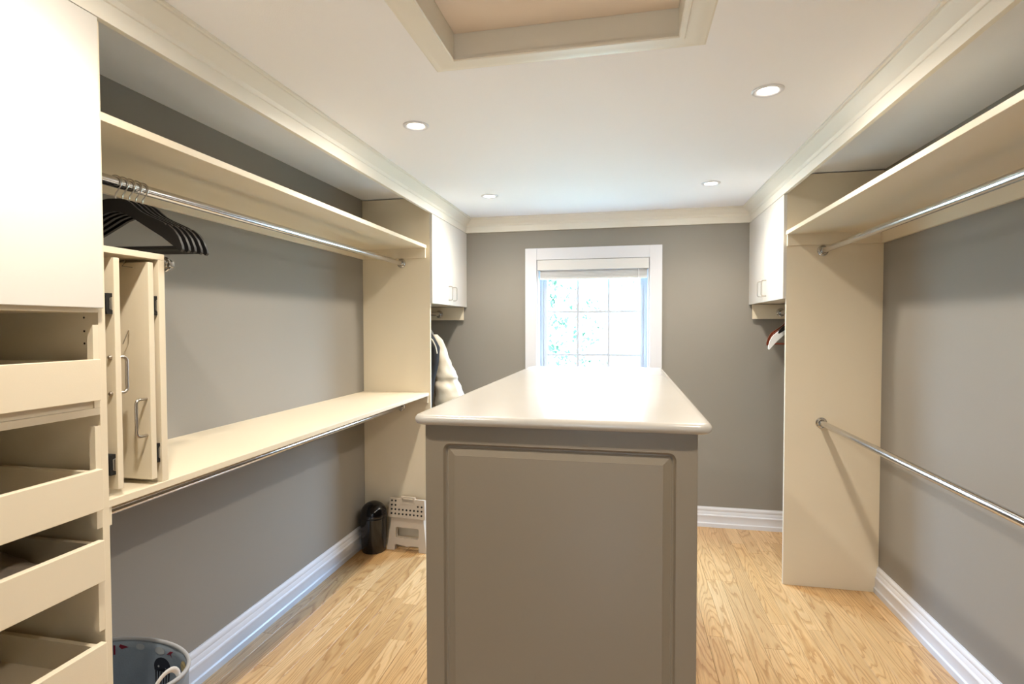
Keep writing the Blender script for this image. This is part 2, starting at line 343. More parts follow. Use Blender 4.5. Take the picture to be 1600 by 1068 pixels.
# blind, drawn right up
bl = thing('window_blind', 'white slatted window blind pulled up under its valance at the window top', 'blind', (-.255, YB, 1.88))
obj('valance', B(WX0+.005, WX1-.005, YB-.016, YB+.004, 1.955, 2.034, bev=.002), M_blind, bl)
for k in range(9): obj('slat', B(WX0+.024, WX1-.018, YB+.008, YB+.052, 1.902+k*.0062, 1.9062+k*.0062), M_blind, bl)
obj('bottom_rail', B(WX0+.024, WX1-.018, YB+.006, YB+.054, 1.884, 1.900, bev=.002), M_blind, bl)
obj('head_rail', B(WX0+.02, WX1-.014, YB+.008, YB+.05, 1.962, 2.02), M_blind, bl)
bm = bmesh.new(); tube(bm, [(.098, YB+.002, 1.955), (.099, YB-.004, 1.7), (.099, YB-.002, 1.36)], .0035, 8); obj('wand', bm, M_whiteh, bl, smooth=True)

# ------------------------------------------------------------------ ceiling hatch
ht = thing('ceiling_hatch', 'framed rectangular access hatch recessed into the white ceiling', 'hatch', (-.2, 1.33, ZC))
pr = [(0, .0), (0, -.010), (.004, -.013), (.018, -.013), (.0205, -.0065), (.026, -.0060), (.044, -.0080), (.056, -.0095), (.064, -.0085), (.076, -.004), (.082, -.0035), (.088, 0)]   # offset out from opening, drop
def hring(o, z):
    return [(HX0-o, HY0-o, z), (HX1+o, HY0-o, z), (HX1+o, HY1+o, z), (HX0-o, HY1+o, z)]
bm = bmesh.new(); rings(bm, [hring(o-.003, ZC+dz) for o, dz in pr], False, False); obj('moulding', bm, M_crown, ht, smooth=22)
bm = bmesh.new(); rings(bm, [hring(0, ZC-.001), hring(-.003, ZC-.001), hring(-.003, ZC+.074), hring(0, ZC+.074)], False, False); obj('liner', bm, M_crown, ht)
obj('hatch_panel', B(HX0+.004, HX1-.004, HY0+.004, HY1-.004, ZC+.072, ZC+.09), M_peach, ht)
obj('backing_board', B(HX0-.02, HX1+.02, HY0-.02, HY1+.02, ZC+.121, ZC+.13), M_ceil, ht)

# ------------------------------------------------------------------ recessed ceiling lamps
names = ['recessed downlight on the left, nearer of the two left lamps', 'recessed downlight on the right, nearer and largest of the four lamps',
         'small recessed downlight at far left near the crown moulding by the window wall', 'small recessed downlight at far right near the crown moulding by the window wall',
         'recessed downlight above the open drawer tower', 'recessed downlight above the right rods near the entrance']
lamp = None
for i, (lx, ly) in enumerate(LAMPS):
    if lamp is None:
        lamp = thing('ceiling_lamp', names[0], 'ceiling lamp', (lx, ly, ZC), group='recessed ceiling lamps')
        bm = bmesh.new(); lathe(bm, [(.056, 0), (.056, -.003), (.052, -.006), (.047, -.0065), (.038, -.004), (.0345, -.001), (.034, .0)], (0,0,0), 'z', 36)
        obj('trim_ring', bm, M_trim, lamp, smooth=True, local=True)
        bm = bmesh.new(); lathe(bm, [(0, -.0035), (.027, -.0035), (.0340, -.0015), (.0340, 0)], (0,0,0), 'z', 32); obj('lens', bm, M_bulb, lamp, local=True, smooth=True)
        o = lamp
    else:
        o = copy_tree(lamp); o.location = (lx, ly, ZC); o['label'] = names[i]
    L = bpy.data.lights.new('downlight', 'SPOT'); L.energy = LAMP_W; L.color = LAMP_COL; L.shadow_soft_size = .035
    L.spot_size = math.radians(146); L.spot_blend = .80
    lo = bpy.data.objects.new('downlight', L); COL.objects.link(lo); lo.location = (lx, ly, ZC-.012)
    L = bpy.data.lights.new('lens_glow', 'AREA'); L.shape = 'DISK'; L.size = .066; L.energy = LENS_W; L.color = LAMP_COL
    lo = bpy.data.objects.new('lens_glow', L); COL.objects.link(lo); lo.location = (lx, ly, ZC-.0075)

# ------------------------------------------------------------------ rods
def rod(label, x, z, y0, y1, r=.0165, m=None, group='wardrobe hanging rods'):
    t = thing('hanging_rod', label, 'rod', (x, (y0+y1)/2, z), group=group)
    bm = bmesh.new(); tube(bm, [(x, y0+.004, z), (x, y1-.004, z)], r, 32); obj('bar', bm, m or M_chrome, t, smooth=True)
    for yy, s in ((y0, 1), (y1, -1)):
        bm = bmesh.new(); pf = [(0, .0), (.030, 0), (.031, .003), (.029, .007), (.024, .009), (.0225, .016), (.0205, .019), (r+.0012, .019), (r+.0012, .012)]
        lathe(bm, [(a, s*h) for a, h in pf], (x, yy, z), 'y', 32); obj('flange', bm, M_chrome, t, smooth=True)
        for sx in (-1, 1):
            bm = bmesh.new(); lathe(bm, [(0, s*.0105), (.003, s*.010), (.0035, s*.008)], (x+sx*.0204, yy, z-.0158), 'y', 10); obj('screw', bm, M_hinge, t, smooth=True)
    return t
YT0, YT1 = .50, 1.137     # tower extent
rod('chrome rod holding black hangers under the left upper shelf', -1.490, 1.941, YT1, YP)
rod('chrome rod under the lower left shelf, above the baseboard', -1.500, .966, YT1, YP)
rod('chrome rod close under the right upper shelf', 1.097, 1.937, .62, YPR)
rod('lower chrome rod on the right against the bare grey wall', 1.101, .956, .62, YPR)
rod('short rod holding the coats under the left wall cabinet', -1.494, 1.612, YP+.02, YB-.040)
rod('short rod holding brown hangers under the right wall cabinet', 1.100, 1.609, YPR+.02, YB-.040)

# ------------------------------------------------------------------ partitions, shelves
def top_mesh(name, bm, m, label, cat, group=None, smooth=False):
    return recentre(obj(name, bm, m, smooth=smooth, label=label, cat=cat, group=group))
top_mesh('partition_panel', B(WL, XL-.018, YP, YP+.02, 0, ZC-.006, bev=.0012), M_cream, 'tall cream partition panel on the left behind the bin and step stool', 'panel', 'closet partition panels')
top_mesh('partition_panel', B(XR+.018, WR, YPR, YPR+.02, 0, ZC-.006, bev=.0012), M_cream, 'tall cream partition panel on the right standing on the oak floor', 'panel', 'closet partition panels')
top_mesh('partition_panel', B(XR+.018, WR, .60, .62, 0, ZC-.006, bev=.0012), M_cream, 'cream partition panel on the right closest to the entrance', 'panel', 'closet partition panels')
# lower left shelf
def shelf(label, x0, x1, y0, y1, ztop, wallside, back=True, th=.022, ch=.064):
    t = thing('closet_shelf', label, 'shelf', ((x0+x1)/2, (y0+y1)/2, ztop-th), group='closet shelves')
    obj('board', B(x0, x1, y0, y1, ztop-th, ztop, bev=.0012), M_cream, t)
    fx = (x0, x1-.004) if wallside < 0 else (x0+.004, x1)
    obj('cleat', B(fx[0], fx[1], y1-.018, y1, ztop-th-ch, ztop-th, bev=.001), M_cream, t)
    obj('cleat', B(fx[0], fx[1], y0, y0+.018, ztop-th-ch, ztop-th, bev=.001), M_cream, t)
    if back:
        xb = (x0, x0+.018) if wallside < 0 else (x1-.018, x1)
        obj('cleat', B(xb[0], xb[1], y0+.018, y1-.018, ztop-th-ch, ztop-th, bev=.001), M_cream, t)
    return t
shelf('long cream shelf at waist height on the left carrying the small cabinet', WL, XS1, YT1, YP, ZS1, -1, back=False, th=.020, ch=.048)
shelf('long cream upper shelf on the left above the black hangers', WL, XS2, YT1, YP, ZS2, -1)
shelf('long cream upper shelf on the right above a chrome rod', XS3, WR, .62, YPR, ZS3, 1)

# ------------------------------------------------------------------ handles
def handle_bm(p0, p1, out, r=.0042):
    """bow handle between two feet, standing off by vector out"""
    p0, p1, out = Vector(p0), Vector(p1), Vector(out); ax = (p1-p0).normalized(); c = .012; pts = [p0]
    q = out.normalized(); h = out.length
    pts.append(p0+q*(h-c))
    for k in range(1, 5): a = PI/2*k/5; pts.append(p0+q*(h-c+c*math.sin(a))+ax*(c-c*math.cos(a)))
    pts.append(p0+out+ax*c); pts.append(p1+out-ax*c)
    for k in range(1, 5): a = PI/2*k/5; pts.append(p1+q*(h-c+c*math.cos(a))-ax*(c-c*math.sin(a)))
    pts += [p1+q*(h-c), p1]
    bm = bmesh.new(); tube(bm, pts, r, 10); return bm

# ------------------------------------------------------------------ wall cabinets by the window
def wall_cab(side, label):
    s = 1 if side == 'left' else -1
    xd = XL if side == 'left' else XR; xw = WL if side == 'left' else WR; yp = (YP if side == 'left' else YPR); y0 = yp+.021; y1 = YB-.02
    t = thing('wall_cabinet', label, 'cabinet', ((xd+xw)/2, (y0+y1)/2, 1.668), group='wall cabinets beside the window')
    X = lambda a: xd - s*a
    def bx(a0, a1, ya, yb, za, zb, bev=.001):
        p, q = sorted((X(a0), X(a1))); return B(p, q, ya, yb, za, zb, bev=bev)
    W_ = abs(xw-xd)
    for nm, a in (('bottom_panel', (.019, W_, y0, y1, 1.672, 1.690)), ('top_panel', (.019, W_, y0, y1, 2.240, 2.258)), ('side_panel', (.019, W_-.0005, y0, y0+.016, 1.6905, 2.2395)), ('side_panel', (.019, W_-.0005, y1-.016, y1, 1.6905, 2.2395)), ('back_panel', (W_-.008, W_-.0005, y0+.0165, y1-.0165, 1.6905, 2.2395))):
        obj(nm, bx(*a), M_cream, t)
    ym = (yp+YB-.02)/2
    for ya, yb, hy in ((yp+.001, ym-.0012, ym-.052), (ym+.0012, YB-.003, ym+.052)):
        dd = obj('door', bx(0, .018, ya, yb, 1.668, 2.267, bev=.0015), M_door, t)
        obj('handle', handle_bm((X(0), hy, 1.705), (X(0), hy, 1.805), (s*.030, 0, 0), .0038), M_nickel, dd, smooth=True)
    obj('cleat', bx(.019, W_, YB-.040, YB-.0225, 1.563, 1.668), M_cream, t)
    return t
wall_cab('left', 'two-door wall cabinet left of the window, above the hanging coats')
wall_cab('right', 'two-door wall cabinet right of the window, above brown hangers')

# ------------------------------------------------------------------ island
isl = thing('island_dresser', 'tall taupe closet island with raised end panel and ivory rounded top', 'island', (-.188, 2.45, 0))
ix0, ix1, iy0, iy1, zb = -.5615, .1855, 1.47, 3.39, 1.2305
obj('body', B(ix0+.004, ix1-.004, iy0+.020, iy1-.020, .0, zb), M_isl, isl)
def raised(y, s):
    x0, x1, z0, z1 = ix0, ix1, 0.0, zb; bm = bmesh.new()
    gx0, gx1, gz0, gz1 = -.508, .132, .115, 1.1765
    R_ = []
    def rr(x0, x1, z0, z1, r, dy): R_.append([(a, y+s*dy, b) for a, b in rrect(x0, x1, z0, z1, r, 6)])
    rr(x0, x1, z0, z1, .0005, .0195); rr(x0, x1, z0, z1, .0005, .0015); rr(x0+.0015, x1-.0015, z0+.0015, z1-.0015, .0005, 0)
    g = 0; rr(gx0, gx1, gz0, gz1, .020, 0)
    for o, dy, r in ((.0018, .0022, .0185), (.0028, .0045, .0175), (.0045, .0068, .016), (.0070, .0080, .014), (.0098, .0078, .011), (.0112, .0070, .009), (.0125, .0072, .006), (.013, .0074, .0006), (.033, .0022, .0006), (.0335, .0012, .0005)):
        rr(gx0+o, gx1-o, gz0+o, gz1-o, r, dy*1.25)
    rings(bm, R_); return bm
obj('end_panel', raised(iy0, 1), M_isl, isl)
obj('end_panel', raised(iy1, -1), M_isl, isl)
cx0, cx1, cy0, cy1 = -.593, .2215, 1.440, 3.425
bm = bmesh.new(); tz0, tz1 = 1.231, 1.2595; hr = (tz1-tz0)/2; R_ = []
for k in range(13):
    a = -PI/2 + PI*k/12; o = hr*(1-math.cos(a)); z = (tz0+tz1)/2 + hr*math.sin(a)
    R_.append([(p, q, z) for p, q in rrect(cx0+o, cx1-o, cy0+o, cy1-o, .040-o, 8)])
rings(bm, R_); obj('countertop', bm, M_top, isl, smooth=True)

# ------------------------------------------------------------------ left tower with door and open trays
tw = thing('storage_tower', 'tall cream cabinet tower with one upper door above four open pull-out trays', 'cabinet', (-1.52, (YT0+YT1)/2, 0))
xf = XL-.018
obj('side_panel', B(WL, xf, YT1-.019, YT1, 0, ZC-.006, bev=.001), M_cream, tw)
obj('side_panel', B(WL, xf, YT0, YT0+.019, 0, ZC-.006, bev=.001), M_cream, tw)
bm = bmesh.new()
ya, yb = YT0+.019, YT1-.019
for za, zb_ in ((1.545, 1.563), (1.290, 1.308), (2.25, 2.268), (.06, .078), (2.0, 2.018)): obj('fixed_shelf', B(WL+.01, xf, ya, yb, za, zb_, bev=.0008), M_cream, tw)
obj('rail', B(xf-.02, xf-.004, ya, yb, 1.3085, 1.3278), M_cream, tw)
obj('back_panel', B(WL, WL+.01, ya, yb, 0, ZC-.006), M_cream, tw)
# narrow stiles on the inside of the far side panel, interrupted where the tray runners pass
for za, zb_ in ((1.3085, 1.515), (1.005, 1.262), (.745, .925), (.078, .68)): obj('stile', B(xf-.018, xf, 1.103, yb, za, zb_), M_cream, tw)
for px in (-1.331, -1.70):
    for za in (1.533, 1.499, 1.468):
        bm = bmesh.new(); lathe(bm, [(0, -.0006), (.0028, -.0006), (.0028, .001)], (px, yb, za), 'y', 10); obj('peg_hole', bm, M_dark, tw)
dd = obj('door', B(XL-.018, XL, YT0+.002, 1.118, 1.556, 2.268, bev=.0015), M_door, tw)
obj('handle', handle_bm((XL, .56, 1.62), (XL, .56, 1.72), (.030, 0, 0), .0042), M_nickel, dd, smooth=True)
for k, (za, zt_) in enumerate(((1.328, 1.430), (1.055, 1.157), (.876, .978), (.618, .720))):
    fr = obj('tray', B(XL-.018, XL, YT0+.002, 1.107, za, zt_, bev=.0015), M_cream, tw)
    zt2 = zt_-.004
    for q in ((-1.74, xf-.0005, 1.0865, 1.099, za+.012, zt2), (-1.74, xf-.0005, ya+.004, ya+.016, za+.012, zt2), (-1.74, -1.728, ya+.0165, 1.0860, za+.012, zt2)): obj('tray_side', B(*q), M_cream, fr)
    obj('tray_bottom', B(-1.7275, xf-.0005, ya+.0165, 1.0860, za+.016, za+.026), M_cream, fr)
    for yy in (1.1005, ya+.0005): obj('runner', B(-1.72, xf-.001, yy, yy+.003, za+.02, za+.045), M_nickel, fr)
# folded cloth in third tray
bm = bmesh.new(); gx, gy = 30, 34
V = [[None]*(gy+1) for _ in range(gx+1)]
for i in range(gx+1):
    for j in range(gy+1):
        u, v = i/gx, j/gy; x = -1.71+u*.405; y = .56+v*.51
        e = min(1, 6*min(u, 1-u), 6*min(v, 1-v)) ** .5
        h = .906 + e*(.052+.026*noise.noise((x*9, y*7, 1.3))+.016*abs(noise.noise((x*22+y*9, y*16, 4))))
        V[i][j] = bm.verts.new((x+.012*noise.noise((y*11, x*5, 0)), y+.02*noise.noise((x*9, y*6, 7)), h))
for i in range(gx):
    for j in range(gy): bm.faces.new((V[i][j], V[i+1][j], V[i+1][j+1], V[i][j+1]))
bmesh.ops.solidify(bm, geom=bm.faces[:], thickness=.004)
top_mesh('folded_garment', bm, M_cloth, 'crumpled grey brown garment lying in the third pull-out tray', 'clothing', smooth=True)

# ------------------------------------------------------------------ small cabinet standing on the lower left shelf
zf = ZS1+.0005
sc = thing('small_cabinet', 'narrow cream cabinet with two inward folded doors standing on the waist-height shelf', 'cabinet', (-1.45, 1.24, zf))
bxf, bxb = -1.300, -1.66
obj('side_panel', B(bxb, bxf, 1.312, 1.333, zf, 1.700, bev=.001), M_cream, sc)
obj('top_panel', B(bxb, bxf, 1.1385, 1.333, 1.700, 1.717, bev=.001), M_cream, sc)
d1 = obj('door', B(-1.62, -1.300, 1.1735, 1.190, 1.084, 1.690, bev=.001), M_cream, sc)
d2 = obj('door', B(-1.62, -1.302, 1.2795, 1.297, 1.080, 1.690, bev=.001), M_cream, sc)
obj('handle', handle_bm((-1.315, 1.190, 1.335), (-1.315, 1.190, 1.43), (0, .030, 0), .0042), M_nickel, d1, smooth=True)
obj('handle', handle_bm((-1.315, 1.2795, 1.205), (-1.315, 1.2795, 1.308), (0, -.034, 0), .0040), M_nickel, d2, smooth=True)
for zz in (1.335, 1.43):
    bm = bmesh.new(); lathe(bm, [(0, -.007), (.004, -.0065), (.0062, -.002), (.0062, 0)], (-1.315, 1.1735, zz), 'y', 12); obj('bolt', bm, M_nickel, d1, smooth=True)
for zz in (1.57, 1.15):
    for d_, ya_, yb_ in ((d1, 1.155, 1.1735), (d2, 1.297, 1.312)):
        bm = bmesh.new(); prism(bm, [(ya_+.004, zz-.027), (yb_, zz-.027), (yb_, zz-.017), (ya_+.009, zz-.015), (ya_+.009, zz+.015), (yb_, zz+.017), (yb_, zz+.027), (ya_+.004, zz+.027), (ya_+.002, zz+.02), (ya_+.002, zz-.02)], -1.335, -1.306, 'yz'); obj('hinge', bm, M_rub, d_)
        bm = bmesh.new(); box(bm, -1.335, -1.304, ya_+.010, yb_-.001, zz-.016, zz+.016, bev=.002); obj('hinge_arm', bm, M_chrome, d_)
bm = bmesh.new(); tube(bm, [(-1.375, 1.2785, 1.700), (-1.375, 1.272, 1.685), (-1.37, 1.262, 1.678), (-1.35, 1.258, 1.676), (-1.335, 1.262, 1.674)], .0013, 6)
obj('hook', bm, M_nickel, d2, smooth=True)
bm = bmesh.new(); tube(bm, [(-1.37, 1.2785, 1.500), (-1.352, 1.262, 1.500), (-1.372, 1.262, 1.462)], .0013, 6); obj('hook', bm, M_nickel, d2, smooth=True)
bm = bmesh.new(); lathe(bm, [(.021, 0), (.022, .004), (.019, .008), (.016, .020), (.012, .026), (0, .027)], (-1.304, 1.3335, 1.690), 'y', 24)
f_ = obj('flange', bm, M_chrome, sc, smooth=True)
bm = bmesh.new(); lathe(bm, [(.007, 0), (.007, .004), (0, .0045)], (-1.284, 1.343, 1.690), 'x', 14); obj('screw', bm, M_hinge, f_, smooth=True)

# ------------------------------------------------------------------ hangers
def arm_outline(w, drop, th=.042, notch=True):
    """half outline (top edge out, bottom edge back)"""
    top = [(0, -.068), (.020, -.0685), (.036, -.072), (.050, -.080), (.064, -.093), (.082, -.107), (.105, -.119), (.135, -.132)]
    sc_ = w/.22
    top = [(a*sc_, b) for a, b in top]
    e = [(.158*sc_, -.143)]
    if notch: e += [(.163*sc_, -.150), (.168*sc_, -.147)]
    e += [(.188*sc_, -.163), (.204*sc_, -.184), (.215*sc_, -.210), (.2165*sc_, -.222), (.210*sc_, -.228)]
    bot = [(.188*sc_, -.212), (.150*sc_, -.184), (.110*sc_, -.160), (.075*sc_, -.138), (.045*sc_, -.119), (.020*sc_, -.109), (0, -.106)]
    return top+e+bot
def hanger(label, m, loc, rz, w=.22, bar=True, group=None, th=.011, name='clothes_hanger', hook_r=.0205, flat=1.0):
    t = thing(name, label, 'hanger', loc, rz, group)
    h = arm_outline(w, 0); poly = [(a, -.068+(b+.068)*flat) for a, b in h] + [(-a, -.068+(b+.068)*flat) for a, b in reversed(h[1:-1])]
    bm = bmesh.new()
    frame_xz(bm, poly, [], -th/2, th/2)
    for v in bm.verts: v.co.y -= .018*(abs(v.co.x)/w)**2      # arms bow slightly forward
    bmesh.ops.remove_doubles(bm, verts=bm.verts, dist=1e-5)
    obj('body', bm, m, t, smooth=True, local=True)
    pts = []
    for k in range(15):
        a = math.radians(215-255*k/14); pts.append((hook_r*math.cos(a), 0, -.0185+hook_r*math.sin(a)))
    e = pts[-1]; pts += [(e[0]-.008, 0, e[2]-.012), (.001, 0, -.052), (0, 0, -.060), (0, 0, -.07)]
    bm = bmesh.new(); tube(bm, pts, .0019, 6); obj('hook', bm, M_nickel, t, smooth=True, local=True)
    if bar:
        zb_ = -.068+(-.216+.068)*flat
        bm = bmesh.new(); tube(bm, [(-w*.90, -.012, zb_), (0, -.006, zb_-.001), (w*.90, -.012, zb_)], .006, 10); obj('trouser_bar', bm, m, t, smooth=True, local=True)
    return t
hz = 1.941+.0165+.0024
pos = [(1.356, 9.5), (1.379, 10), (1.402, 10), (1.425, 10.5), (1.448, 11)]
labs = ['black wooden suit hanger on the left rod, nearest to the drawer tower', 'second black wooden hanger from the drawer tower on the left rod', 'middle one of the five black wooden hangers on the left rod',
        'fourth black wooden hanger from the drawer tower on the left rod', 'black wooden hanger farthest from the drawer tower in the group of five']
h0 = None
for (yy, a), lb in zip(pos, labs):
    if h0 is None: h0 = hanger(lb, M_hang, (-1.490, yy, hz), math.radians(a), group='black hangers on the left rod'); o = h0
    else: o = copy_tree(h0); o['label'] = lb
    o.location = (-1.490, yy, hz - random.uniform(0, .001)); o.rotation_euler = (0, 0, math.radians(a))
hz2 = 1.609+.0165+.0024
hanger('white plastic hanger poking out beside the right partition, lowest tip', M_whiteh, (1.100, 3.86, hz2), math.radians(4), w=.188, bar=False, group='hangers on the right short rod', flat=1.28)
hb = hanger('reddish brown wooden hanger just behind the white hanger', M_brown, (1.108, 3.93, hz2), math.radians(-2), w=.168, group='hangers on the right short rod', flat=1.14)
o = copy_tree(hb); o.location = (1.100, 3.98, hz2); o.rotation_euler.z = math.radians(3); o['label'] = 'reddish brown wooden hanger nearest to the window wall'
hanger('black slim hanger high on the right short rod beside the partition', M_hang, (1.115, 3.79, hz2), 0, w=.155, bar=False, group='hangers on the right short rod', flat=.62)

# ------------------------------------------------------------------ coats on the left short rod
hz3 = 1.612+.0165+.0024
hanger('white hanger inside the black garment on the left short rod', M_whiteh, (-1.497, 3.69, hz3), 0, w=.11, bar=False, group='hangers under the coats', th=.009)
hanger('white hanger inside the cream puffer jacket on the left short rod', M_whiteh, (-1.515, 3.88, hz3), 0, w=.12, bar=False, group='hangers under the coats', th=.009)
def garment(bm, cx, cy, prof_, n=40, quilt=0, amp=0, seed=0, sub=6, open_top=True):
    rows = []
    P_ = []
    for (a, b) in zip(prof_, prof_[1:]):
        for k in range(sub): P_.append([a[i]+(b[i]-a[i])*k/sub for i in range(len(a))])
    P_.append(list(prof_[-1]))
    for (z, hw, ht_, dx) in P_:
        q = abs(math.sin(PI*(z)/quilt)) ** .5 if quilt else 1
        row = []
        for k in range(n):
            a = 2*PI*k/n; c_, s_ = math.cos(a), math.sin(a)
            x = math.copysign(abs(c_) ** .75, c_)*hw; y = math.copysign(abs(s_) ** .75, s_)*ht_
            m_ = 1 + (amp*(q-.7) if quilt else 0) + .10*noise.noise((x*9+seed, y*9, z*5))
            row.append((cx+dx+x*(1+(m_-1)*.25), cy+y*m_, z))
        rows.append(row)
    rings(bm, rows)
t = thing('black_coat', 'black garment hanging between the left partition and the cream jacket', 'coat', (-1.50, 3.70, .55))
bm = bmesh.new(); garment(bm, -1.50, 3.70, [(1.535, .035, .03, 0), (1.515, .060, .035, 0), (1.49, .105, .038, 0), (1.45, .125, .042, 0), (1.38, .13, .046, 0), (1.1, .12, .048, 0), (.75, .125, .05, 0), (.60, .13, .05, 0)], seed=3)
obj('body', bm, M_blk, t, smooth='all')
for s in (-1, 1):
    bm = bmesh.new(); tube(bm, [(-1.50+s*.105, 3.70, 1.465), (-1.50+s*.125, 3.70, 1.42), (-1.50+s*.148, 3.70, 1.355), (-1.50+s*.142, 3.70, 1.24), (-1.50+s*.125, 3.69, 1.145), (-1.50+s*.112, 3.69, 1.0), (-1.50+s*.11, 3.69, .88)], [.026, .038, .052, .047, .042, .038, .03], 14); obj('sleeve', bm, M_blk, t, smooth=True)
bm = bmesh.new(); tube(bm, [(-1.42, 3.652, 1.472), (-1.375, 3.652, 1.452), (-1.335, 3.648, 1.415), (-1.310, 3.645, 1.37), (-1.300, 3.645, 1.32)], .0045, 8); obj('piping', bm, M_puff, t, smooth=True, label='thin cream piping over the shoulder')
t = thing('puffer_jacket', 'cream quilted puffer jacket hanging beside the left partition near the window wall', 'coat', (-1.51, 3.87, .50))
bm = bmesh.new(); garment(bm, -1.515, 3.87, [(1.495, .03, .03, 0), (1.485, .055, .04, 0), (1.465, .09, .05, 0), (1.42, .125, .06, 0), (1.36, .14, .075, 0), (1.1, .14, .085, 0), (.8, .15, .085, 0), (.56, .15, .07, 0)], quilt=.13, amp=.30, seed=9, sub=14)
obj('body', bm, M_puff, t, smooth='all')
def puff_sleeve(s):
    bm = bmesh.new(); N = 64; c0 = Vector((-1.515, 3.86, 0)); rows = []
    path = [(.125, 1.452, .022), (.147, 1.415, .040), (.158, 1.36, .055), (.172, 1.28, .068), (.190, 1.20, .078), (.210, 1.14, .086), (.214, 1.115, .080), (.226, 1.07, .098), (.240, 1.00, .110), (.238, .94, .106), (.232, .905, .090), (.228, .86, .098), (.212, .79, .096), (.19, .74, .075), (.175, .715, .045)]
    for i in range(N+1):
        f = i/N*(len(path)-1); k = min(int(f), len(path)-2); f -= k
        dx, z, r = [path[k][j]*(1-f)+path[k+1][j]*f for j in range(3)]; row = []
        for q in range(28):
            a = 2*PI*q/28; m_ = 1+.17*noise.noise((math.cos(a)*1.6, math.sin(a)*1.6, z*17+s*5))+.10*noise.noise((math.cos(a)*4, math.sin(a)*4, z*9))+.04*noise.noise((math.cos(a)*9, math.sin(a)*9, z*22))
            row.append((c0.x+s*(dx+r*m_*math.cos(a))*(1 if s > 0 else .68), c0.y-.02+r*.85*m_*math.sin(a), z))
        rows.append(row)
    rings(bm, rows); return bm
for s in (-1, 1): obj('sleeve', puff_sleeve(s), M_puff, t, smooth='all')

# ------------------------------------------------------------------ bin
bn = thing('waste_bin', 'glossy black domed waste bin in the corner beside the step stool', 'bin', (-1.662, 3.375, 0))
bm = bmesh.new(); lathe(bm, [(0, 0), (.076, 0), (.080, .006), (.0835, .06), (.0885, .226), (.0885, .232), (.086, .236), (0, .236)], (-1.662, 3.375, 0), 'z', 48); obj('body', bm, M_plas_b, bn, smooth=True)
bm = bmesh.new(); pf = [(.087, .2375), (.0895, .238), (.0895, .246)]+[(.0885*math.cos(PI/2*k/10), .246+.088*math.sin(PI/2*k/10)) for k in range(1, 10)]+[(0, .334)]
lathe(bm, pf, (-1.662, 3.375, 0), 'z', 48); ld = obj('lid', bm, M_plas_b, bn, smooth=True)
bm = bmesh.new(); rws = []          # push flap on the dome front
for i in range(9):
    e = math.radians(6+50*i/8); row = []
    for j in range(11):
        a = math.radians(-62-34+ (68)*j/10); r = .0905
        row.append(bm.verts.new((-1.662+r*math.cos(e)*math.cos(a), 3.375+r*math.cos(e)*math.sin(a), .246+.0905*math.sin(e))))
    rws.append(row)
for a, b in zip(rws, rws[1:]):
    for j in range(10): bm.faces.new((a[j], a[j+1], b[j+1], b[j]))
bmesh.ops.solidify(bm, geom=bm.faces[:], thickness=.002); obj('flap', bm, M_plas_b, ld, smooth=True)

# ------------------------------------------------------------------ folding step stool, folded, leaning on the partition
st = thing('step_stool', 'folded beige plastic step stool with black grip dots leaning on the left partition', 'stool', (-1.435, 3.405, 0), math.radians(-5))
st.rotation_euler = (math.radians(-5), 0, math.radians(-4))
b_, w_ = .147, .118
arch = [(-.092, 0), (-.088, .036), (-.070, .042), (0, .030), (.070, .042), (.088, .036), (.092, 0)]
outer = [(-b_, 0)] + arch + [(b_, 0), (w_, .216), (-w_, .216)]
win_ = rrect(-.085, .085, .085, .155, .008, 3)
bm = bmesh.new(); frame_xz(bm, outer, [win_], -.012, 0); obj('leg_frame', bm, M_stool, st, smooth=True, local=True)
bm = bmesh.new(); frame_xz(bm, outer, [win_], .012, .024); obj('leg_frame', bm, M_stool, st, smooth=True, local=True)
for s in (-1, 1):
    bm = bmesh.new(); prism(bm, [(s*b_, .0), (s*(b_-.010), .0), (s*(w_-.010), .216), (s*w_, .216)], 0.0005, .0115); obj('rib', bm, M_stool, st, local=True)
bm = bmesh.new(); prism(bm, [(-.10, .165), (.10, .165), (.10, .21), (-.10, .21)], 0.0005, .0115); obj('rib', bm, M_stool, st, local=True)
hx0, hx1, hz0, hz1 = -.034, .052, .318, .345
bm = bmesh.new(); frame_xz(bm, [(-.133, .222), (.133, .222), (.136, .232), (.128, .350), (.060, .350), (.060, .365), (-.044, .365), (-.044, .350), (-.126, .350), (-.136, .232)], [rrect(-.036, .050, .326, .358, .006, 3)], -.030, -.016)
sp = obj('seat_panel', bm, M_stool, st, smooth=True, local=True)
bm = bmesh.new(); prism(bm, [(-.130, .226), (.130, .226), (.122, .345), (-.122, .345)], -.016, .008); obj('seat_panel', bm, M_stool, st, local=True)
bm = bmesh.new(); frame_xz(bm, rrect(-.044, .058, .316, .366, .008, 3), [rrect(-.034, .048, .326, .357, .006, 3)], -.036, -.0300); obj('handle_grip', bm, M_stool, st, smooth=True, local=True)
for k in range(5): obj('hinge_lug', B(-.094+k*.042, -.070+k*.042, -.034, -.0295, .223, .232, bev=.001), M_stool, st, local=True)
bm = bmesh.new()
for i in range(9):
    for j in range(4):
        if j >= 2 and 1 < i < 7: continue
        if j == 3 and i > 6: continue
        lathe(bm, [(0, -.0322), (.0060, -.0322), (.0068, -.030)], (-.110+i*.0275, 0, .248+j*.0285), 'y', 10)
obj('grip_dots', bm, M_rub, sp, smooth=True, local=True, kind='stuff')

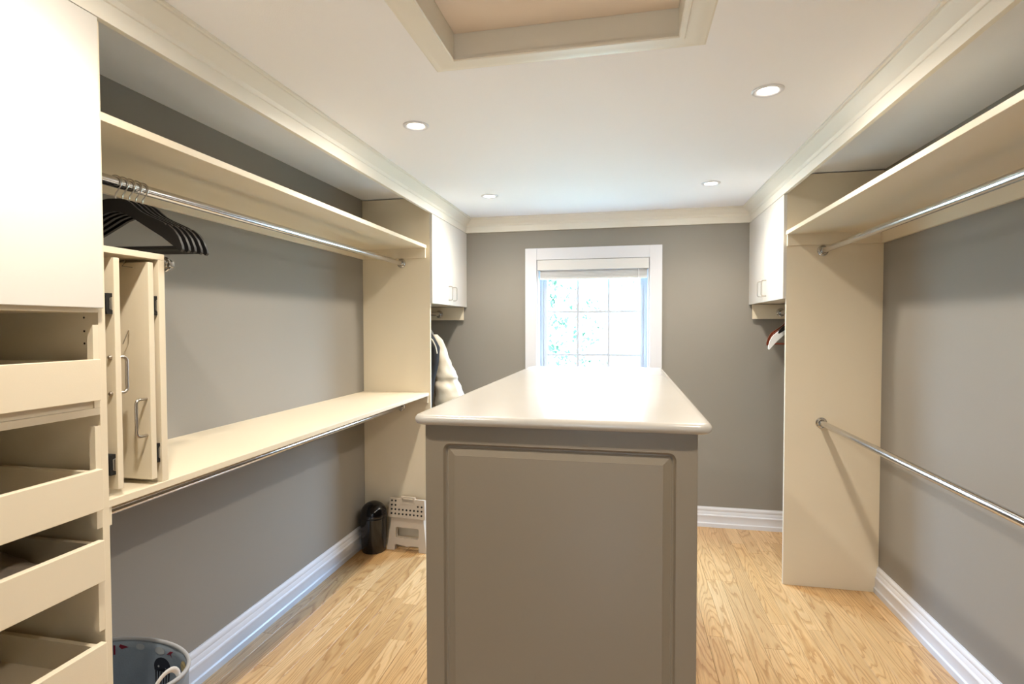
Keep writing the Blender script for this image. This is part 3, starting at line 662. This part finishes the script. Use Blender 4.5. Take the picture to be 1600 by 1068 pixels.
# ------------------------------------------------------------------ laundry hamper
hp = thing('laundry_hamper', 'oval slate blue fabric laundry hamper with printed lining beside the drawer tower', 'hamper', (-1.49, 1.305, 0))
hc = (-1.49, 1.305); rx, ry, hh = .238, .150, .50
def oval(s, z, n=56, w=0, sd=0): return [(hc[0]+rx*s*math.cos(2*PI*k/n)*(1+w*noise.noise((math.cos(2*PI*k/n)*3, math.sin(2*PI*k/n)*3, z*7+sd))), hc[1]+ry*s*math.sin(2*PI*k/n)*(1+w*noise.noise((math.cos(2*PI*k/n)*3, math.sin(2*PI*k/n)*3, z*7+sd))), z) for k in range(n)]
bm = bmesh.new(); zs_ = [0]+[hh*k/16 for k in range(1, 17)]
out = [oval(.90+.10*z/hh, z, w=.03 if 0 < z < hh-.01 else 0) for z in zs_]; inn = [oval((.90+.10*z/hh)*.965, max(z, .01), w=.03 if 0 < z < hh-.01 else 0) for z in reversed(zs_)]
rings(bm, out+inn); obj('body', bm, M_hamp, hp, smooth='all')
bm = bmesh.new(); n = 56; maj = oval(.992, hh); rr_ = []
for k in range(n):
    c = Vector(maj[k]); d_ = Vector((c.x-hc[0], c.y-hc[1], 0)).normalized()
    rr_.append([bm.verts.new(c+d_*.0065*math.cos(2*PI*q/10)+Vector((0, 0, .0065*math.sin(2*PI*q/10)))) for q in range(10)])
for k in range(n):
    for q in range(10): bm.faces.new((rr_[k][q], rr_[(k+1) % n][q], rr_[(k+1) % n][(q+1) % 10], rr_[k][(q+1) % 10]))
obj('rim', bm, M_rim, hp, smooth='all')
bm = bmesh.new(); pts = []
for k in range(17):
    a = PI*k/16; pts.append((-1.268+.012*math.sin(a), 1.270+.052*math.cos(a), hh-.028+.070*math.sin(a)))
tube(bm, pts, .008, 8, ry=.003); obj('loop_handle', bm, M_whiteh, hp, smooth=True)
def decal(poly, name, m, lab=None):
    """poly in (angle degrees round the oval, depth below rim) on the inner wall"""
    bm = bmesh.new(); V0 = []
    for a, dz in poly:
        z = hh-dz; t_ = math.radians(a); s = (.90+.10*z/hh)*.955; w = .03*noise.noise((math.cos(t_)*3, math.sin(t_)*3, z*7))
        V0.append(bm.verts.new((hc[0]+rx*s*(1+w)*math.cos(t_), hc[1]+ry*s*(1+w)*math.sin(t_), z)))
    bm.faces.new(V0); bmesh.ops.solidify(bm, geom=bm.faces[:], thickness=.0008); return obj(name, bm, m, hp)
# jellyfish shape: rounded bell and hanging arms
bell = [(78+9*math.cos(math.radians(t_)), .075-.030*math.sin(math.radians(t_))) for t_ in range(0, 181, 20)]
decal(bell+[(69.5, .090), (86.5, .090)], 'print_patch', M_npr)
for k in range(6): a = 69.7+k*2.9; decal([(a, .0905), (a+1.5, .0905), (a+1.3, .150), (a+.4, .150)], 'print_patch', M_npr)
for a, z_ in ((74, .076), (82, .076)): decal([(a+1.1*math.cos(q), z_-.001+.004*math.sin(q)) for q in [i*PI/4 for i in range(8)]], 'print_patch', M_wpr)
decal([(110, .024), (117, .014), (118, .022), (116, .030)], 'print_patch', M_red)
decal([(121, .016), (122.5, .016), (122.5, .046), (121, .046)], 'print_patch', M_red); decal([(125, .020), (128, .020), (129, .055), (127, .055)], 'print_patch', M_red)
decal([(70, .020), (74, .034), (70, .030), (68, .040), (69, .028), (66, .018)], 'print_patch', M_red)
decal([(84-11*math.cos(q)*.5-3, .026+.012*math.sin(q)) for q in [i*PI/6 for i in range(12)]], 'print_patch', M_wpr)
decal([(100+4*math.cos(q), .022+.010*math.sin(q)) for q in [i*PI/6 for i in range(12)]], 'print_patch', M_wpr)
decal([(42+9*math.cos(q), .040+.022*math.sin(q)) for q in [i*PI/6 for i in range(12)]], 'print_patch', M_yel)
decal([(36+8*math.cos(q), .082+.014*math.sin(q)) for q in [i*PI/6 for i in range(12)]], 'print_patch', M_wpr)

# ------------------------------------------------------------------ outside
struct('ground', B(-30, 30, 4.6, 60, -3.2, -3.1), M_grass)
def tree(loc, label, seeds, nleaf, rad, hgt):
    t = thing('garden_tree', label, 'tree', loc, group='trees outside the window'); rnd = random.Random(seeds)
    bm = bmesh.new(); tube(bm, [(0, 0, 0), (.1, 0, hgt*.35), (-.05, .1, hgt*.5), (.1, 0, hgt*.6)], [.14, .10, .05, .02], 10)
    for k in range(9):
        a = rnd.uniform(0, 2*PI); z = hgt*rnd.uniform(.35, .55); q = rad*rnd.uniform(.4, .6)
        tube(bm, [(0, 0, z), (q*.5*math.cos(a), q*.5*math.sin(a), z+.3), (q*math.cos(a), q*math.sin(a), z+.45)], [.05, .03, .01], 6)
    obj('trunk', bm, M_bark, t, smooth=True, local=True)
    V, Fc = [], []
    cl = [(rnd.gauss(0, rad*.42), rnd.gauss(0, rad*.42), hgt*.66+rnd.gauss(0, hgt*.20)) for _ in range(46)]
    for i in range(nleaf):
        c = Vector(rnd.choice(cl)) + Vector((rnd.gauss(0, .11), rnd.gauss(0, .11), rnd.gauss(0, .09)))
        u = Vector((rnd.gauss(0, 1), rnd.gauss(0, 1), rnd.gauss(0, 1))).normalized(); w, _ = frame_of(u); s = rnd.uniform(.05, .08); b0 = len(V)
        V += [c-u*s, c-w*s*.5, c+u*s, c+w*s*.5]; Fc.append((b0, b0+1, b0+2, b0+3))
    me = bpy.data.meshes.new('foliage'); me.from_pydata(V, [], Fc); me.materials.append(M_leaf)
    f = bpy.data.objects.new('foliage', me); COL.objects.link(f); f.parent = t; f['kind'] = 'stuff'
tree((-1.55, 9.0, -3.1), 'leafy green tree outside behind the left window panes', 3, 3600, .95, 6.6)
tree((-1.0, 11.5, -3.1), 'lower tree outside behind the bottom window panes', 5, 2600, 1.1, 5.7)
